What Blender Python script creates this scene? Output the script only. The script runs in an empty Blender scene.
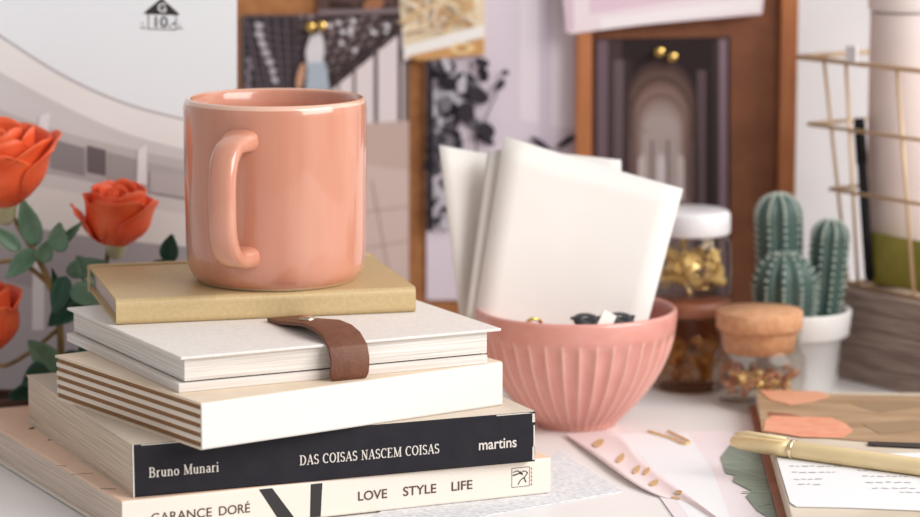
import bpy, bmesh, math, random
from mathutils import Vector, Matrix
random.seed(7)
C = bpy.context.scene.collection
PI = math.pi
# ------------------------------------------------------------------ camera model
F, H = 3000.0, 0.323
PITCH = math.atan(483.5 / F)
cP, sP = math.cos(PITCH), math.sin(PITCH)
def ray(u, v):
    x = (u - 460) / F; y = -(v - 258.5) / F
    return Vector((x, cP + y * sP, -sP + y * cP))
def at(u, v, Y):
    r = ray(u, v); return Vector((0, 0, H)) + r * (Y / r.y)
def atz(u, v, z=0.0):
    r = ray(u, v); return Vector((0, 0, H)) + r * ((z - H) / r.z)

cam = bpy.data.cameras.new('camera'); co = bpy.data.objects.new('camera', cam); C.objects.link(co)
co.location = (0, 0, H); co.rotation_euler = (PI / 2 - PITCH, 0, 0)
cam.sensor_width = 36; cam.lens = F / 920 * 36
cam.dof.use_dof = True; cam.dof.focus_distance = 1.335; cam.dof.aperture_fstop = 7.4
cam.clip_start = 0.05
bpy.context.scene.camera = co

# ------------------------------------------------------------------ materials
def lin(c): return c / 12.92 if c <= 0.04045 else ((c + 0.055) / 1.055) ** 2.4
def rgb(r, g, b): return (lin(r / 255), lin(g / 255), lin(b / 255), 1)
MC = {}
def mat(name, col, rough=0.6, metal=0.0, coat=0.0, noise=None, col2=None, bump=None, spec=0.5, sheen=0.0, stretch=(1, 1, 1), sub=0.0):
    if name in MC: return MC[name]
    m = bpy.data.materials.new(name); m.use_nodes = True; N = m.node_tree.nodes; L = m.node_tree.links
    b = N['Principled BSDF']
    b.inputs['Base Color'].default_value = rgb(*col); b.inputs['Roughness'].default_value = rough
    b.inputs['Metallic'].default_value = metal; b.inputs['Coat Weight'].default_value = coat
    b.inputs['Coat Roughness'].default_value = 0.06; b.inputs['Specular IOR Level'].default_value = spec
    b.inputs['Sheen Weight'].default_value = sheen
    if sub:
        b.inputs['Subsurface Weight'].default_value = sub; b.inputs['Subsurface Radius'].default_value = (0.004, 0.002, 0.001)
    if noise or bump:
        tc = N.new('ShaderNodeTexCoord'); mp = N.new('ShaderNodeMapping'); mp.inputs['Scale'].default_value = stretch
        L.new(tc.outputs['Object'], mp.inputs['Vector'])
    if noise:
        n = N.new('ShaderNodeTexNoise'); n.inputs['Scale'].default_value = noise; n.inputs['Detail'].default_value = 5
        L.new(mp.outputs['Vector'], n.inputs['Vector'])
        r = N.new('ShaderNodeValToRGB'); r.color_ramp.elements[0].position = .32; r.color_ramp.elements[1].position = .68
        r.color_ramp.elements[0].color = rgb(*col); r.color_ramp.elements[1].color = rgb(*(col2 or col))
        L.new(n.outputs['Fac'], r.inputs['Fac']); L.new(r.outputs['Color'], b.inputs['Base Color'])
    if bump:
        n2 = N.new('ShaderNodeTexNoise'); n2.inputs['Scale'].default_value = bump[0]; n2.inputs['Detail'].default_value = 4
        L.new(mp.outputs['Vector'], n2.inputs['Vector'])
        bp = N.new('ShaderNodeBump'); bp.inputs['Strength'].default_value = bump[1]; bp.inputs['Distance'].default_value = 0.0006
        L.new(n2.outputs['Fac'], bp.inputs['Height']); L.new(bp.outputs['Normal'], b.inputs['Normal'])
    MC[name] = m; return m
def glass_mat(name, tint):
    m = bpy.data.materials.new(name); m.use_nodes = True; N = m.node_tree.nodes; L = m.node_tree.links
    N.remove(N['Principled BSDF'])
    t = N.new('ShaderNodeBsdfTransparent'); t.inputs['Color'].default_value = rgb(*tint)
    g = N.new('ShaderNodeBsdfGlossy'); g.inputs['Roughness'].default_value = 0.04
    lw = N.new('ShaderNodeLayerWeight'); lw.inputs['Blend'].default_value = 0.28
    ge = N.new('ShaderNodeNewGeometry'); iv = N.new('ShaderNodeMath'); iv.operation = 'SUBTRACT'; iv.inputs[0].default_value = 1; L.new(ge.outputs['Backfacing'], iv.inputs[1])
    mu = N.new('ShaderNodeMath'); mu.operation = 'MULTIPLY'; L.new(lw.outputs['Fresnel'], mu.inputs[0]); L.new(iv.outputs[0], mu.inputs[1])
    mx = N.new('ShaderNodeMixShader'); L.new(mu.outputs[0], mx.inputs['Fac'])
    L.new(t.outputs[0], mx.inputs[1]); L.new(g.outputs[0], mx.inputs[2])
    L.new(mx.outputs[0], N['Material Output'].inputs['Surface'])
    return m

# ------------------------------------------------------------------ object helpers
def link(name, me, parent=None, loc=None, rot=None):
    o = bpy.data.objects.new(name, me); C.objects.link(o)
    if parent: o.parent = parent
    if loc is not None: o.location = loc
    if rot is not None: o.rotation_euler = rot
    return o
def tag(o, label, cat, group=None, kind=None):
    o['label'] = label; o['category'] = cat
    if group: o['group'] = group
    if kind: o['kind'] = kind
    return o
def thing(name, label, cat, loc=(0, 0, 0), rz=0.0, group=None):
    o = link(name, None, None, loc, (0, 0, rz)); o.empty_display_size = .02
    return tag(o, label, cat, group)
class MB:
    """mesh collector with several materials"""
    def __init__(s): s.v = []; s.f = []; s.mi = []; s.mats = []; s.sm = []
    def m(s, mt):
        if mt not in s.mats: s.mats.append(mt)
        return s.mats.index(mt)
    def add(s, vs, fs, mt, smooth=False):
        k = len(s.v); s.v += [tuple(v) for v in vs]; i = s.m(mt)
        for f in fs: s.f.append([a + k for a in f]); s.mi.append(i); s.sm.append(smooth)
    def box(s, lo, hi, mt, M=None):
        x0, y0, z0 = lo; x1, y1, z1 = hi
        vs = [Vector(p) for p in ((x0,y0,z0),(x1,y0,z0),(x1,y1,z0),(x0,y1,z0),(x0,y0,z1),(x1,y0,z1),(x1,y1,z1),(x0,y1,z1))]
        if M: vs = [M @ v for v in vs]
        s.add(vs, [(0,3,2,1),(4,5,6,7),(0,1,5,4),(1,2,6,5),(2,3,7,6),(3,0,4,7)], mt)
    def grid(s, fn, nu, nv, mt, closeu=False, smooth=True):
        vs = [fn(i / (nu if closeu else nu - 1), j / (nv - 1)) for j in range(nv) for i in range(nu)]
        fs = []
        for j in range(nv - 1):
            for i in range(nu if closeu else nu - 1):
                a = j * nu + i; b = j * nu + (i + 1) % nu
                fs.append((a, b, b + nu, a + nu))
        s.add(vs, fs, mt, smooth)
    def lathe(s, prof, mt, n=48, c=(0, 0, 0), smooth=True, rfn=None):
        vs = []
        for r, z in prof:
            for i in range(n):
                a = 2 * PI * i / n; rr = r if rfn is None else rfn(r, z, a)
                vs.append((c[0] + rr * math.cos(a), c[1] + rr * math.sin(a), c[2] + z))
        fs = []
        for j in range(len(prof) - 1):
            for i in range(n):
                a = j * n + i; b = j * n + (i + 1) % n
                fs.append((a, b, b + n, a + n))
        s.add(vs, fs, mt, smooth)
    def tube(s, pts, r, mt, n=10, caps=True, flat=None, smooth=True):
        """sweep a circle (or an ellipse r x flat) along pts; r may be a list"""
        pts = [Vector(p) for p in pts]; rs = r if isinstance(r, (list, tuple)) else [r] * len(pts)
        vs = []; up = None
        for i, p in enumerate(pts):
            t = (pts[min(i + 1, len(pts) - 1)] - pts[max(i - 1, 0)]).normalized()
            if up is None:
                up = Vector((0, 0, 1)) if abs(t.z) < .9 else Vector((1, 0, 0))
            a = t.cross(up).normalized(); b = a.cross(t).normalized(); up = b
            for k in range(n):
                q = 2 * PI * k / n
                vs.append(p + a * (rs[i] * math.cos(q)) + b * ((flat if flat else rs[i]) * math.sin(q)))
        fs = []
        for j in range(len(pts) - 1):
            for k in range(n):
                a = j * n + k; b = j * n + (k + 1) % n
                fs.append((a, b, b + n, a + n))
        if caps:
            fs.append(tuple(range(n))[::-1]); e = (len(pts) - 1) * n; fs.append(tuple(range(e, e + n)))
        s.add(vs, fs, mt, smooth)
    def poly(s, pts, mt, off):
        """flat polygon with thickness along off"""
        pts = [Vector(p) for p in pts]; off = Vector(off); n = len(pts)
        vs = pts + [p + off for p in pts]
        fs = [tuple(range(n)), tuple(range(2 * n - 1, n - 1, -1))]
        for i in range(n): fs.append((i, (i + 1) % n, n + (i + 1) % n, n + i))
        s.add(vs, fs, mt)
    def face(s, pts, mt): s.add(pts, [tuple(range(len(pts)))], mt)
    def ball(s, c, r, mt, nu=12, nv=8, sc=(1, 1, 1), R=None):
        c = Vector(c)
        def fn(u, v):
            th = PI * (v * .998 + .001); ph = 2 * PI * u
            p = Vector((r * sc[0] * math.sin(th) * math.cos(ph), r * sc[1] * math.sin(th) * math.sin(ph), -r * sc[2] * math.cos(th)))
            if R: p = R @ p
            return c + p
        s.grid(fn, nu, nv, mt, closeu=True)
    def build(s, name, parent=None, loc=None, rot=None, bevel=0, solid=0, seg=2, sub=0, recalc=True):
        me = bpy.data.meshes.new(name); me.from_pydata([tuple(v) for v in s.v], [], s.f)
        for mt in s.mats: me.materials.append(mt)
        for p, i, sm in zip(me.polygons, s.mi, s.sm): p.material_index = i; p.use_smooth = sm
        if recalc:
            bm = bmesh.new(); bm.from_mesh(me); bmesh.ops.recalc_face_normals(bm, faces=bm.faces); bm.to_mesh(me); bm.free()
        o = link(name, me, parent, loc, rot)
        if solid:
            md = o.modifiers.new('solid', 'SOLIDIFY'); md.thickness = solid; md.offset = 0
        if bevel:
            md = o.modifiers.new('bevel', 'BEVEL'); md.width = bevel; md.segments = seg; md.limit_method = 'ANGLE'; md.angle_limit = .6
        if sub:
            md = o.modifiers.new('sub', 'SUBSURF'); md.levels = sub; md.render_levels = sub
        return o
def text(name, s, mt, parent, loc, height, width=None, rot=(PI / 2, 0, 0), bold=0.0, cap=0.729):
    cu = bpy.data.curves.new(name, 'FONT'); cu.body = s; cu.size = height / cap; cu.extrude = 0.00006; cu.offset = bold
    cu.materials.append(mt); o = link(name, cu, parent, loc, rot)
    if width:
        bpy.context.view_layer.update(); w = o.dimensions.x
        if w > 0: o.scale.x = width / w
    # keep as a mesh so that it is plain geometry
    dg = bpy.context.evaluated_depsgraph_get(); me = bpy.data.meshes.new_from_object(o.evaluated_get(dg))
    sx = o.scale.x; bpy.data.objects.remove(o)
    n = link(name, me, parent, loc, rot); n.scale.x = sx; return n

# serif lettering: strokes (x0,y0,x1,y1,thickness) on a cap height of 1
TK, TN = .15, .07
def serif(x, y, w=.17): return (x - w, y, x + w, y, TN)
def arc(cx, cy, rx, ry, a0, a1, n=10):
    P = [(cx + rx * math.cos(math.radians(a0 + (a1 - a0) * i / n)), cy + ry * math.sin(math.radians(a0 + (a1 - a0) * i / n))) for i in range(n + 1)]
    out = []
    for p, q in zip(P, P[1:]):
        dx, dy = abs(q[0] - p[0]), abs(q[1] - p[1]); d = math.hypot(dx, dy) or 1
        out.append((*p, *q, TN + (TK - TN) * dy / d))
    return out
def stem(x, y0, y1, ser=True): return [(x, y0, x, y1, TK)] + ([serif(x, y0 + TN / 2), serif(x, y1 - TN / 2)] if ser else [])
GL = {
 'D': (.78, stem(.15, 0, 1) + [(.15,.965,.35,.965,TN),(.15,.035,.35,.035,TN)] + arc(.33,.5,.34,.465,90,-90)),
 'A': (.76, [(.1,.03,.38,1,TN),(.38,1,.66,.03,TK),(.2,.33,.56,.33,TN),serif(.1,.035,.12),serif(.66,.035,.14)]),
 'S': (.58, arc(.29,.73,.2,.235,20,270,12) + arc(.29,.265,.22,.235,90,-160,12)),
 'C': (.72, arc(.4,.5,.32,.465,50,310,16) + [(.62,.72,.62,.95,TN)]),
 'O': (.8, arc(.4,.5,.32,.465,0,360,22)),
 'I': (.36, stem(.18, 0, 1)),
 'N': (.82, [(.16,0,.16,1,TN),(.66,0,.66,1,TN),(.16,1,.66,.02,TK),serif(.16,.035,.14),serif(.14,.965,.12),serif(.66,.965,.14)]),
 'E': (.66, stem(.15, 0, 1) + [(.15,.965,.55,.965,TN),(.15,.52,.45,.52,TN),(.15,.035,.58,.035,TN),(.55,.965,.55,.78,TN),(.58,.035,.58,.24,TN)]),
 'M': (1.0, [(.16,0,.16,1,TN),(.84,0,.84,1,TK),(.16,1,.5,.05,TK),(.5,.05,.84,1,TN),serif(.16,.035,.14),serif(.84,.035,.16),serif(.12,.965,.1),serif(.88,.965,.1)]),
 'B': (.72, stem(.15, 0, 1) + [(.15,.965,.35,.965,TN),(.15,.52,.38,.52,TN),(.15,.035,.38,.035,TN)] + arc(.34,.745,.22,.22,90,-90) + arc(.36,.275,.26,.24,90,-90)),
 'r': (.46, stem(.15, 0, .66, False) + [serif(.17,.035,.15),(.04,.63,.15,.63,TN)] + arc(.32,.46,.15,.17,170,50,6)),
 'u': (.64, [(.14,.2,.14,.66,TK),(.48,0,.48,.66,TK),(.03,.63,.14,.63,TN),(.37,.63,.48,.63,TN),(.48,.035,.6,.035,TN)] + arc(.31,.22,.17,.19,180,340,8)),
 'n': (.66, [(.14,0,.14,.66,TK),(.5,0,.5,.45,TK),(.03,.63,.14,.63,TN),serif(.14,.035,.13),serif(.5,.035,.13)] + arc(.32,.45,.18,.19,165,0,8)),
 'o': (.6, arc(.3,.33,.22,.3,0,360,18)),
 'a': (.56, [(.42,.04,.42,.45,TK),(.42,.035,.54,.035,TN)] + arc(.27,.46,.15,.17,0,160,8) + arc(.25,.19,.17,.155,60,330,12)),
 'i': (.32, stem(.15, 0, .66, False) + [serif(.15,.035,.13),(.04,.63,.15,.63,TN),(.15,.84,.15,.97,TK)]),
 ' ': (.34, []),
}
def serif_text(name, s, mt, parent, loc, height, width):
    adv = 0; segs = []
    for ch in s:
        w, st = GL[ch]
        for x0, y0, x1, y1, t in st: segs.append((x0 + adv, y0, x1 + adv, y1, t))
        adv += w + .06
    k = width / adv; b = MB()
    for i, (x0, y0, x1, y1, t) in enumerate(segs):
        d = Vector((x1 - x0, y1 - y0)); l = d.length or 1; nx, ny = -d.y / l * t / 2, d.x / l * t / 2
        e = -.0001 - .000002 * (i % 9)
        P = [(x0 + nx, y0 + ny), (x0 - nx, y0 - ny), (x1 - nx, y1 - ny), (x1 + nx, y1 + ny)]
        b.face([(p[0] * k, e, p[1] * height) for p in P], mt)
    return b.build(name, parent, loc, recalc=False)

# ------------------------------------------------------------------ palette
white_paint = mat('white_paint', (243, 241, 240), .4, noise=9, col2=(239, 236, 234))
wall_m = mat('wall_paint', (226, 224, 226), .9, noise=30, col2=(220, 218, 220), bump=(300, .15))
paper_w = mat('paper_white', (240, 236, 230), .85, noise=60, col2=(234, 230, 223))
salmon = mat('salmon_glaze', (211, 147, 122), .3, coat=1.0, noise=90, col2=(204, 136, 110), stretch=(1, 1, .12))
rosebowl = mat('pink_glaze', (224, 160, 148), .35, coat=.7, noise=120, col2=(219, 151, 139))
gold_paper = mat('gold_cover', (208, 184, 138), .45, metal=.1, noise=500, col2=(199, 174, 128), bump=(900, .2))
black_c = mat('black_cover', (36, 35, 41), .75, noise=120, col2=(42, 40, 46), bump=(700, .15), spec=.2)
leather = mat('brown_leather', (118, 72, 50), .5, noise=260, col2=(104, 60, 40), bump=(1500, .6))
brass = mat('brass', (226, 190, 110), .22, metal=1.0)
goldm = mat('gold_metal', (242, 214, 150), .32, metal=.55, noise=80, col2=(232, 198, 126))
ink = mat('dark_ink', (48, 44, 46), .7)
ink_soft = mat('grey_ink', (150, 146, 146), .8)
ink_w = mat('white_ink', (222, 214, 206), .7)
ink_br = mat('brown_ink', (84, 62, 56), .7)
leaf_m = mat('leaf_green', (30, 70, 54), .35, noise=60, col2=(46, 90, 68))
leaf_l = mat('leaf_pale_green', (122, 154, 128), .4, noise=60, col2=(80, 118, 92))
stem_m = mat('rose_stem', (168, 136, 84), .5, noise=120, col2=(104, 92, 54))
petal_m = mat('rose_petal', (240, 110, 62), .5, noise=70, col2=(230, 84, 42), sub=.1)

# ------------------------------------------------------------------ the setting
b = MB(); b.box((-1.6, -1.0, -.78), (1.6, 1.80, -.74), mat('floor_wood', (190, 165, 140), .5, noise=4, col2=(170, 145, 120), stretch=(1, 12, 1)))
fl = b.build('floor'); fl['kind'] = 'structure'
b = MB(); b.box((-1.6, 1.745, -.74), (1.6, 1.80, 1.5), wall_m)
wl = b.build('wall_back'); wl['kind'] = 'structure'

desk = thing('desk', 'white painted desk carrying the book stack, bowl and jars', 'desk', (0, 1.12, -.74))
b = MB(); b.box((-.75, -.62, .71), (.75, .62, .74), white_paint); b.build('desk_top', desk, bevel=.003)
for sx in (-1, 1):
    for sy in (-1, 1):
        b = MB(); b.box((sx * .70 - .025, sy * .57 - .025, 0), (sx * .70 + .025, sy * .57 + .025, .71), white_paint); b.build('leg', desk, bevel=.002)

# ------------------------------------------------------------------ books
def page_mat(name, col, col2, freq=900):
    m = bpy.data.materials.new(name); m.use_nodes = True; N = m.node_tree.nodes; L = m.node_tree.links; bs = N['Principled BSDF']
    tc = N.new('ShaderNodeTexCoord'); mp = N.new('ShaderNodeMapping'); mp.inputs['Scale'].default_value = (14, 14, freq)
    n = N.new('ShaderNodeTexNoise'); n.inputs['Scale'].default_value = 1; n.inputs['Detail'].default_value = 3
    r = N.new('ShaderNodeValToRGB'); r.color_ramp.elements[0].position = .3; r.color_ramp.elements[1].position = .7
    r.color_ramp.elements[0].color = rgb(*col2); r.color_ramp.elements[1].color = rgb(*col)
    L.new(tc.outputs['Object'], mp.inputs['Vector']); L.new(mp.outputs['Vector'], n.inputs['Vector'])
    L.new(n.outputs['Fac'], r.inputs['Fac']); L.new(r.outputs['Color'], bs.inputs['Base Color'])
    bp = N.new('ShaderNodeBump'); bp.inputs['Strength'].default_value = .35; bp.inputs['Distance'].default_value = .0004
    L.new(n.outputs['Fac'], bp.inputs['Height']); L.new(bp.outputs['Normal'], bs.inputs['Normal'])
    bs.inputs['Roughness'].default_value = .9
    return m
def wrap_cover(name, parent, L, W, T, t, r, m_top, m_spine, m_bot, over=0.0):
    """cover folded round a spine at y=0: bottom board, spine, top board in one mesh"""
    out = [(W, 0), (r, 0)]; inn = [(W, t), (max(r, t), t)]; seg = [m_bot]
    n = 5
    for i in range(1, n + 1):
        a = PI / 2 * i / n; out.append((r - r * math.sin(a), r - r * math.cos(a)))
        ri = max(r - t, 0.0002); c = max(r, t + .0002); inn.append((c - ri * math.sin(a), c - ri * math.cos(a))); seg.append(m_spine)
    out.append((0, T - r)); inn.append((t, T - max(r, t + .0002))); seg.append(m_spine)
    for i in range(1, n + 1):
        a = PI / 2 * i / n; out.append((r - r * math.cos(a), T - r + r * math.sin(a)))
        ri = max(r - t, 0.0002); c = max(r, t + .0002); inn.append((c - ri * math.cos(a), T - c + ri * math.sin(a)))
        seg.append(m_spine if i < n - 1 else m_top)
    out.append((W, T)); inn.append((W, T - t)); seg.append(m_top)
    b = MB()
    for (p, q, pi, qi, mt) in zip(out, out[1:], inn, inn[1:], seg):
        vs = []
        for x in (-over, L + over):
            vs += [(x, p[0], p[1]), (x, q[0], q[1]), (x, qi[0], qi[1]), (x, pi[0], pi[1])]
        b.add(vs, [(0, 1, 5, 4), (3, 7, 6, 2), (0, 3, 2, 1), (4, 5, 6, 7)], mt)
    x0, x1 = -over, L + over
    b.add([(x0, *out[0]), (x1, *out[0]), (x1, *inn[0]), (x0, *inn[0])], [(0, 1, 2, 3)], m_bot)
    b.add([(x0, *out[-1]), (x1, *out[-1]), (x1, *inn[-1]), (x0, *inn[-1])], [(0, 1, 2, 3)], m_top)
    return b.build(name, parent)
R = math.radians
ZA, ZB, ZC, ZD, ZE = 0.0007, .0175, .0408, .0612, .0772
TA, TB, TC, TD, TE = .0167, .0233, .0204, .0160, .0120

# A: pale book at the bottom of the stack
bkA = thing('book', 'pale book with peach cover and white spine, lowest in the stack', 'book', (-.144, 1.246, ZA), R(24.2), 'books in the stack')
peach = mat('peach_cover', (240, 208, 184), .6, noise=80, col2=(236, 202, 176)); cream_sp = mat('cream_spine', (236, 226, 214), .6)
wrap_cover('cover', bkA, .203, .207, TA, .0012, .0012, peach, cream_sp, cream_sp)
b = MB(); b.box((.0015, .0016, .0013), (.2015, .2055, TA - .0013), page_mat('pages_grey', (238, 222, 208), (198, 178, 164), 1500)); b.build('page_block', bkA)
bA = .36 * TA
text('spine_lettering', 'GARANCE', ink_br, bkA, (.0125, -.0002, bA), .0042, .0275)
text('spine_lettering', 'DORÉ', ink_br, bkA, (.0432, -.0002, bA), .0042, .0142)
text('spine_lettering', 'LOVE', ink_br, bkA, (.1082, -.0002, bA), .0043, .0138, bold=.00004)
text('spine_lettering', 'STYLE', ink_br, bkA, (.1300, -.0002, bA), .0043, .0160, bold=.00004)
text('spine_lettering', 'LIFE', ink_br, bkA, (.1533, -.0002, bA), .0043, .0102, bold=.00004)
b = MB()
b.face([(.0620, -.0001, TA - .001), (.0682, -.0001, TA - .001), (.0790, -.0001, .0006), (.0715, -.0001, .0006)], ink)
b.face([(.0862, -.0001, TA - .001), (.0917, -.0001, TA - .001), (.0907, -.0001, .0006), (.0857, -.0001, .0006)], ink)
b.build('brush_mark', bkA, recalc=False)
b = MB(); x0, z0, s_ = .1835, .0046, .0088
def strip(b, p, q, w, mt, e=-.00012):
    d = Vector((q[0] - p[0], q[1] - p[1])); l = d.length or 1; nx, nz = -d.y / l * w / 2, d.x / l * w / 2
    b.face([(p[0] + nx, e, p[1] + nz), (p[0] - nx, e, p[1] - nz), (q[0] - nx, e, q[1] - nz), (q[0] + nx, e, q[1] + nz)], mt)
fr = [(0, 0), (1, 0), (1, 1), (0, 1), (0, 0)]
for p, q in zip(fr, fr[1:]): strip(b, (x0 + p[0] * s_, z0 + p[1] * s_), (x0 + q[0] * s_, z0 + q[1] * s_), .00025, ink)
dood = [(.08, .78), (.3, .86), (.5, .72), (.7, .82), (.9, .7), (.75, .5), (.5, .35), (.35, .12)]
for k, (p, q) in enumerate(zip(dood, dood[1:])): strip(b, (x0 + p[0] * s_, z0 + p[1] * s_), (x0 + q[0] * s_, z0 + q[1] * s_), .00045, ink, -.00013)
for p, q in (((.05, .62), (.4, .7)), ((.6, .6), (.45, .8)), ((.4, .72), (.62, .66)), ((.68, .5), (.8, .2))): strip(b, (x0 + p[0] * s_, z0 + p[1] * s_), (x0 + q[0] * s_, z0 + q[1] * s_), .0006, ink, -.00014)
for k in range(5): strip(b, (x0 + s_ * 1.12, z0 + k * .0018), (x0 + s_ * 1.12, z0 + k * .0018 + .0012), .0006, ink_soft)
b.build('publisher_emblem', bkA, recalc=False)
for (u, v, l, w, a) in ((33, 428, .006, .0022, 40), (50, 440, .003, .0012, 20), (82, 474, .010, .0006, -8), (62, 466, .004, .0008, -30), (108, 489, .007, .0009, -30)):
    b = MB(); p = bkA.matrix_basis.inverted() @ atz(u, v, ZA + TA); p.x += .055 * p.y; ca, sa = math.cos(R(a)), math.sin(R(a))
    b.face([(p.x + ca * i * l / 2 - sa * j * w / 2, p.y + sa * i * l / 2 + ca * j * w / 2, TA + .0001) for i, j in ((-1, -1), (1, -1), (1, 1), (-1, 1))], ink)
    b.build('cover_mark', bkA, recalc=False)

# B: black spine paperback
bkB = thing('book', 'thick paperback with black spine and white lettering, second from bottom', 'book', (-.140, 1.2515, ZB), R(21.5), 'books in the stack')
beige = mat('beige_cover', (218, 204, 188), .6, noise=90, col2=(212, 197, 180))
wrap_cover('cover', bkB, .1868, .165, TB, .0006, .0010, beige, black_c, beige)
b = MB(); b.box((.0006, .0008, .0007), (.1862, .1645, TB - .0007), page_mat('pages_tan', (228, 210, 190), (190, 168, 148), 1100)); b.build('page_block', bkB)
zb = .0083
serif_text('spine_lettering', 'Bruno Munari', ink_w, bkB, (.0072, -.0002, zb), .0044, .0315)
serif_text('spine_lettering', 'DAS COISAS NASCEM COISAS', ink_w, bkB, (.0752, -.0002, zb - .0004), .0044, .0655)
text('spine_lettering', 'martins', ink_w, bkB, (.1592, -.0002, zb - .0006), .0050, .0182, bold=.00008)
wm = mat('worn_edge', (216, 208, 198), .8)
for x, z, w, h in ((.1855, 0.001, .0012, .006), (.1860, .007, .0008, .010), (.1854, TB - .005, .0014, .004), (.0, .0, .0008, TB), (.004, TB - .0007, .02, .0004), (.168, TB - .0008, .018, .0005)):
    b = MB(); b.face([(x, -.00008, z), (x + w, -.00008, z), (x + w * .8, -.00008, z + h), (x, -.00008, z + h)], wm)
    b.build('worn_edge', bkB, recalc=False)

# C: notebook with striped page edges
bkC = thing('notebook', 'white canvas notebook with brown striped page edges in mid stack', 'notebook', (-.109, 1.2402, ZC), R(35.5), 'books in the stack')
canvas = mat('white_canvas', (232, 228, 223), .8, noise=1100, col2=(228, 223, 218), bump=(1600, .3))
kraft = mat('kraft_board', (206, 178, 148), .8, noise=200, col2=(192, 162, 130)); kraft_d = mat('kraft_edge', (150, 108, 70), .8)
cream = mat('cream_board', (232, 214, 192), .75, noise=70, col2=(226, 206, 182)); cream_e = mat('cream_edge', (232, 218, 202), .8)
wrap_cover('cover', bkC, .1575, .131, TC, .0011, .0014, cream, canvas, cream)
b = MB(); k = 9; hh = (TC - .0024) / k
for i in range(k):
    s_i = .0003 if i % 2 else .0010
    b.box((s_i, .0012, .0012 + i * hh), (.157, .1305, .0012 + (i + 1) * hh), kraft_d if i % 2 == 0 else cream_e)
b.build('page_block', bkC)

# D: white notebook with a leather strap
bkD = thing('notebook', 'white notebook closed with a brown leather snap strap', 'notebook', (-.1197, 1.2613, ZD), R(26.3), 'books in the stack')
whitec = mat('white_board', (236, 231, 226), .75, noise=400, col2=(228, 222, 216), bump=(900, .3))
ivory = page_mat('pages_ivory', (240, 235, 229), (205, 197, 188), 1300)
b = MB(); b.box((-.0005, -.0015, TD - .0013), (.1535, .136, TD), whitec); b.build('front_cover', bkD, bevel=.0004)
b = MB(); b.box((.0022, .0010, .0048), (.1475, .1345, TD - .0013), ivory); b.build('page_block', bkD)
b = MB(); b.box((-.001, .0002, 0), (.1475, .136, .0041), page_mat('pages_lower', (236, 230, 224), (212, 203, 196), 900)); b.build('back_cover', bkD, bevel=.0005)
b = MB(); b.box((.006, .003, .0041), (.146, .133, .0048), mat('gap_dark', (70, 52, 48), .8)); b.build('gap_shade', bkD)  # dark slab: shade of the gap under the pages, put in as colour
xs0, xs1 = .0668, .0853
prof = [(.060, TD + .0002), (.048, TD + .0006), (.036, TD + .0022), (.022, TD + .0040), (.010, TD + .0038), (.002, TD + .0020), (-.0045, TD - .0020), (-.0062, TD - .0065), (-.0060, .0060), (-.0054, .0030), (-.0048, .0010), (-.0043, .0003)]
def strapfn(t=.0017):
    b = MB(); n = len(prof); vs = []
    for i, (y, z) in enumerate(prof):
        p, q = prof[max(i - 1, 0)], prof[min(i + 1, n - 1)]; d = Vector((q[0] - p[0], q[1] - p[1])).normalized(); nn = Vector((d.y, -d.x)) * t
        if nn.x > 0 and i > 5: nn = -nn
        if i <= 5 and nn.y < 0: nn = -nn
        a = .0035 if i == n - 1 else (.0008 if i == n - 2 else 0)
        vs += [(xs0 + a, y, z), (xs1 - a, y, z), (xs1 - a, y + nn.x, z + nn.y), (xs0 + a, y + nn.x, z + nn.y)]
    fs = []
    for i in range(n - 1):
        for k in range(4): fs.append((i * 4 + k, i * 4 + (k + 1) % 4, i * 4 + 4 + (k + 1) % 4, i * 4 + 4 + k))
    fs += [(3, 2, 1, 0), (n * 4 - 4, n * 4 - 3, n * 4 - 2, n * 4 - 1)]
    b.add(vs, fs, leather, True); return b
st = strapfn().build('strap', bkD, sub=0, bevel=.0004)
st['label'] = 'brown leather strap'
b = MB(); b.lathe([(.0001, .0016), (.002, .0015), (.0034, .0009), (.0038, 0)], mat('snap_metal', (205, 190, 170), .2, metal=1), 24)
sn = b.build('snap', st, (.0755, .0380, TD + .0042)); sn['label'] = 'metal snap button'

# E: gold notebook
bkE = thing('notebook', 'gold notebook with elastic band lying on top of the stack', 'notebook', (-.1553, 1.334, ZE), R(14.0), 'books in the stack')
wrap_cover('cover', bkE, .139, .100, TE, .0013, .0030, gold_paper, gold_paper, gold_paper)
b = MB(); b.box((.0025, .0030, .0014), (.1365, .0985, TE - .0014), mat('lilac_pages', (206, 192, 188), .85, noise=200, col2=(196, 180, 176), stretch=(1, 1, 20))); b.build('page_block', bkE)
b = MB(); el = mat('elastic', (206, 184, 140), .7)
y0, y1 = .0935, .0975
for lo, hi in (((-.0009, y0, -.0001), (-.0001, y1, TE + .0007)), ((.1391, y0, -.0001), (.1399, y1, TE + .0007)), ((-.0009, y0, TE), (.1399, y1, TE + .0007))): b.box(lo, hi, el)
b.build('elastic_band', bkE, bevel=.0002)

def lean(book, k):   # a softcover slumped sideways: its tail edge is not quite square to the spine
    done = set()
    for ch in book.children:
        for o in [ch] + list(ch.children):
            if o.name.startswith(('spine_lettering', 'emblem', 'snap')) or o.data in done: continue
            done.add(o.data); oy = o.location.y
            for v in o.data.vertices: v.co.x -= k * (v.co.y + oy)
lean(bkA, .055); lean(bkB, .040); lean(bkD, .028)

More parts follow.
